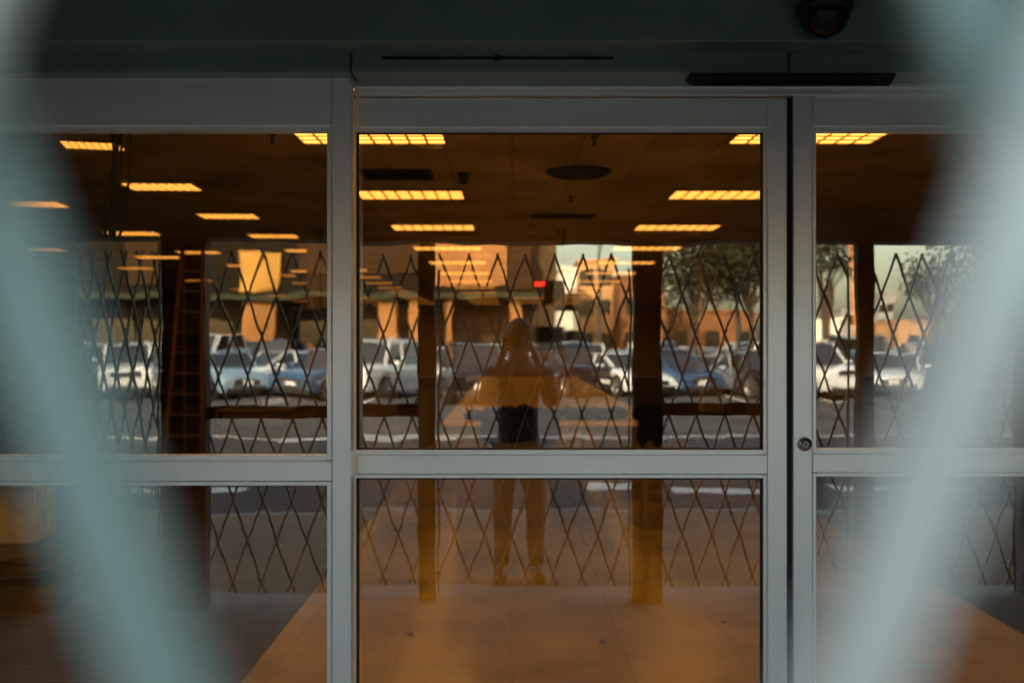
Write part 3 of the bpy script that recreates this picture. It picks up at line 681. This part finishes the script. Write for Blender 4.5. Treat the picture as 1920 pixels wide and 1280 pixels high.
for sx in(-1,1):
    b=len(V); V+=[(sx*.18,0,1.43),(sx*.22,.10,1.22),(sx*.13,.20,1.52),(sx*.09,.20,1.62)]; R_+=[.055,.042,.028,.03]; E+=[(3,b),(b,b+1),(b+1,b+2),(b+2,b+3)]
    for q in range(4):
        k=len(V); zz=1.60+q*.02; V+=[(sx*.085,.222,zz),(sx*.06,.248,zz+.004),(sx*(.045-.004*(q%2)),.246,zz+.004)]; R_+=[.009,.0085,.007]; E+=[(b+3,k),(k,k+1),(k+1,k+2)]
    k=len(V); V+=[(sx*.075,.175,1.605),(sx*.05,.17,1.61)]; R_+=[.011,.009]; E+=[(b+3,k),(k,k+1)]
    b=len(V); V+=[(sx*.10,0,.90),(sx*.11,.02,.50),(sx*.12,-.01,.10),(sx*.13,.13,.045)]; R_+=[.09,.058,.04,.035]; E+=[(0,b),(b,b+1),(b+1,b+2),(b+2,b+3)]
skin("body",V,E,R_,SK,person)
jv=[(0,0,.90),(0,0,1.0),(0,0,1.18),(0,0,1.34),(0,.0,1.44),(0,.005,1.50)]; jr=[.165,.16,.15,.16,.13,.06]; je=[(0,1),(1,2),(2,3),(3,4),(4,5)]
for sx in(-1,1):
    b=len(jv); jv+=[(sx*.19,0,1.43),(sx*.23,.09,1.22),(sx*.145,.18,1.49)]; jr+=[.07,.058,.046]; je+=[(4,b),(b,b+1),(b+1,b+2)]
skin("jacket",jv,je,jr,JK,person)
tv=[(0,0,.96)]; trr=[.14]; te=[]
for sx in(-1,1):
    b=len(tv); tv+=[(sx*.10,0,.86),(sx*.115,.02,.50),(sx*.125,-.005,.05)]; trr+=[.11,.08,.06]; te+=[(0,b),(b,b+1),(b+1,b+2)]
skin("trousers",tv,te,trr,TR,person)
for sx in(-1,1):
    skin("shoe",[(sx*.13,-.04,.05),(sx*.135,.08,.045),(sx*.14,.19,.035)],[(0,1),(1,2)],[.055,.055,.045],mat("shoe_leather",(.05,.045,.04),.5),person)
    MB().lathe((sx*.03,.098,1.685),[(0,-.012),(.009,-.008),(.012,0),(.009,.008),(0,.012)],12,'y').obj("eye",mat("eye_white",(.6,.6,.6),.2),person,smooth=True)
    skin("ear",[(sx*.083,.02,1.655),(sx*.09,.01,1.69)],[(0,1)],[.012,.018],SK,person,sub=1)
skin("mouth",[(-.022,.10,1.615),(.022,.10,1.615)],[(0,1)],[.006,.006],mat("lips",(.35,.12,.1),.4),person,sub=1)
hp=[(.098*math.cos(t)*(1.0),.105*math.sin(t)) for t in [i*math.pi/2/10 for i in range(-3,11)]]
MB().lathe((0,.0,1.725),hp,28).obj("hair",mat("dark_hair",(.02,.015,.012),.6,0,40,.4,.5,120),person,smooth=True)
hc=thing("handheld_camera",(.0,-3.395,1.665),"black handheld photo camera raised to the person's face","camera")
MB().box(-.065,.065,-.02,.018,-.045,.035).add([(-.03,-.015,.0355),(.03,-.015,.0355),(.03,.015,.0355),(-.03,.015,.0355),(-.018,-.01,.055),(.018,-.01,.055),(.018,.012,.055),(-.018,.012,.055)],[(0,1,5,4),(1,2,6,5),(2,3,7,6),(3,0,4,7),(4,5,6,7)]).obj("camera_body",BLK,hc,bevel=.004)
MB().lathe((0,0,-.005),[(.032,.018),(.032,.045),(.029,.047),(.026,.04),(0,.036)],28,'y').obj("lens",mat("lens_black",(.015,.015,.02),.15),hc,smooth=False)
# ------------------------------------------------------------ light
w=bpy.data.worlds.new("World"); bpy.context.scene.world=w; w.use_nodes=True
n=w.node_tree.nodes; l=w.node_tree.links; bg=n["Background"]; sk=n.new("ShaderNodeTexSky"); sk.sky_type='NISHITA'; sk.sun_disc=False
EL,AZ=math.radians(24),math.radians(-28)
sk.sun_elevation=EL; sk.sun_rotation=AZ; sk.dust_density=4; sk.air_density=1.0
mx=n.new("ShaderNodeMix"); mx.data_type='RGBA'; mx.blend_type='MULTIPLY'; mx.inputs[0].default_value=1; mx.inputs[7].default_value=(1.08,1.02,.84,1)
l.new(sk.outputs[0],mx.inputs[6]); l.new(mx.outputs[2],bg.inputs[0]); bg.inputs[1].default_value=.75
sd=bpy.data.lights.new("sun",'SUN'); sd.energy=11; sd.angle=math.radians(.5); sd.color=(1,.86,.70)
so=bpy.data.objects.new("sun",sd); C.objects.link(so)
dirv=Vector((math.sin(AZ)*math.cos(EL),math.cos(AZ)*math.cos(EL),math.sin(EL)))
so.rotation_euler=dirv.to_track_quat('Z','Y').to_euler()
cam=bpy.data.cameras.new("camera"); co=bpy.data.objects.new("camera",cam); C.objects.link(co)
co.location=(0,-D,CZ); co.rotation_euler=(math.pi/2,0,0); cam.lens=35; cam.sensor_width=36; cam.clip_start=.03; cam.clip_end=2000
cam.dof.use_dof=True; cam.dof.focus_distance=3.8; cam.dof.aperture_fstop=2.1
bpy.context.scene.camera=co
bpy.context.scene.view_settings.view_transform='Standard'
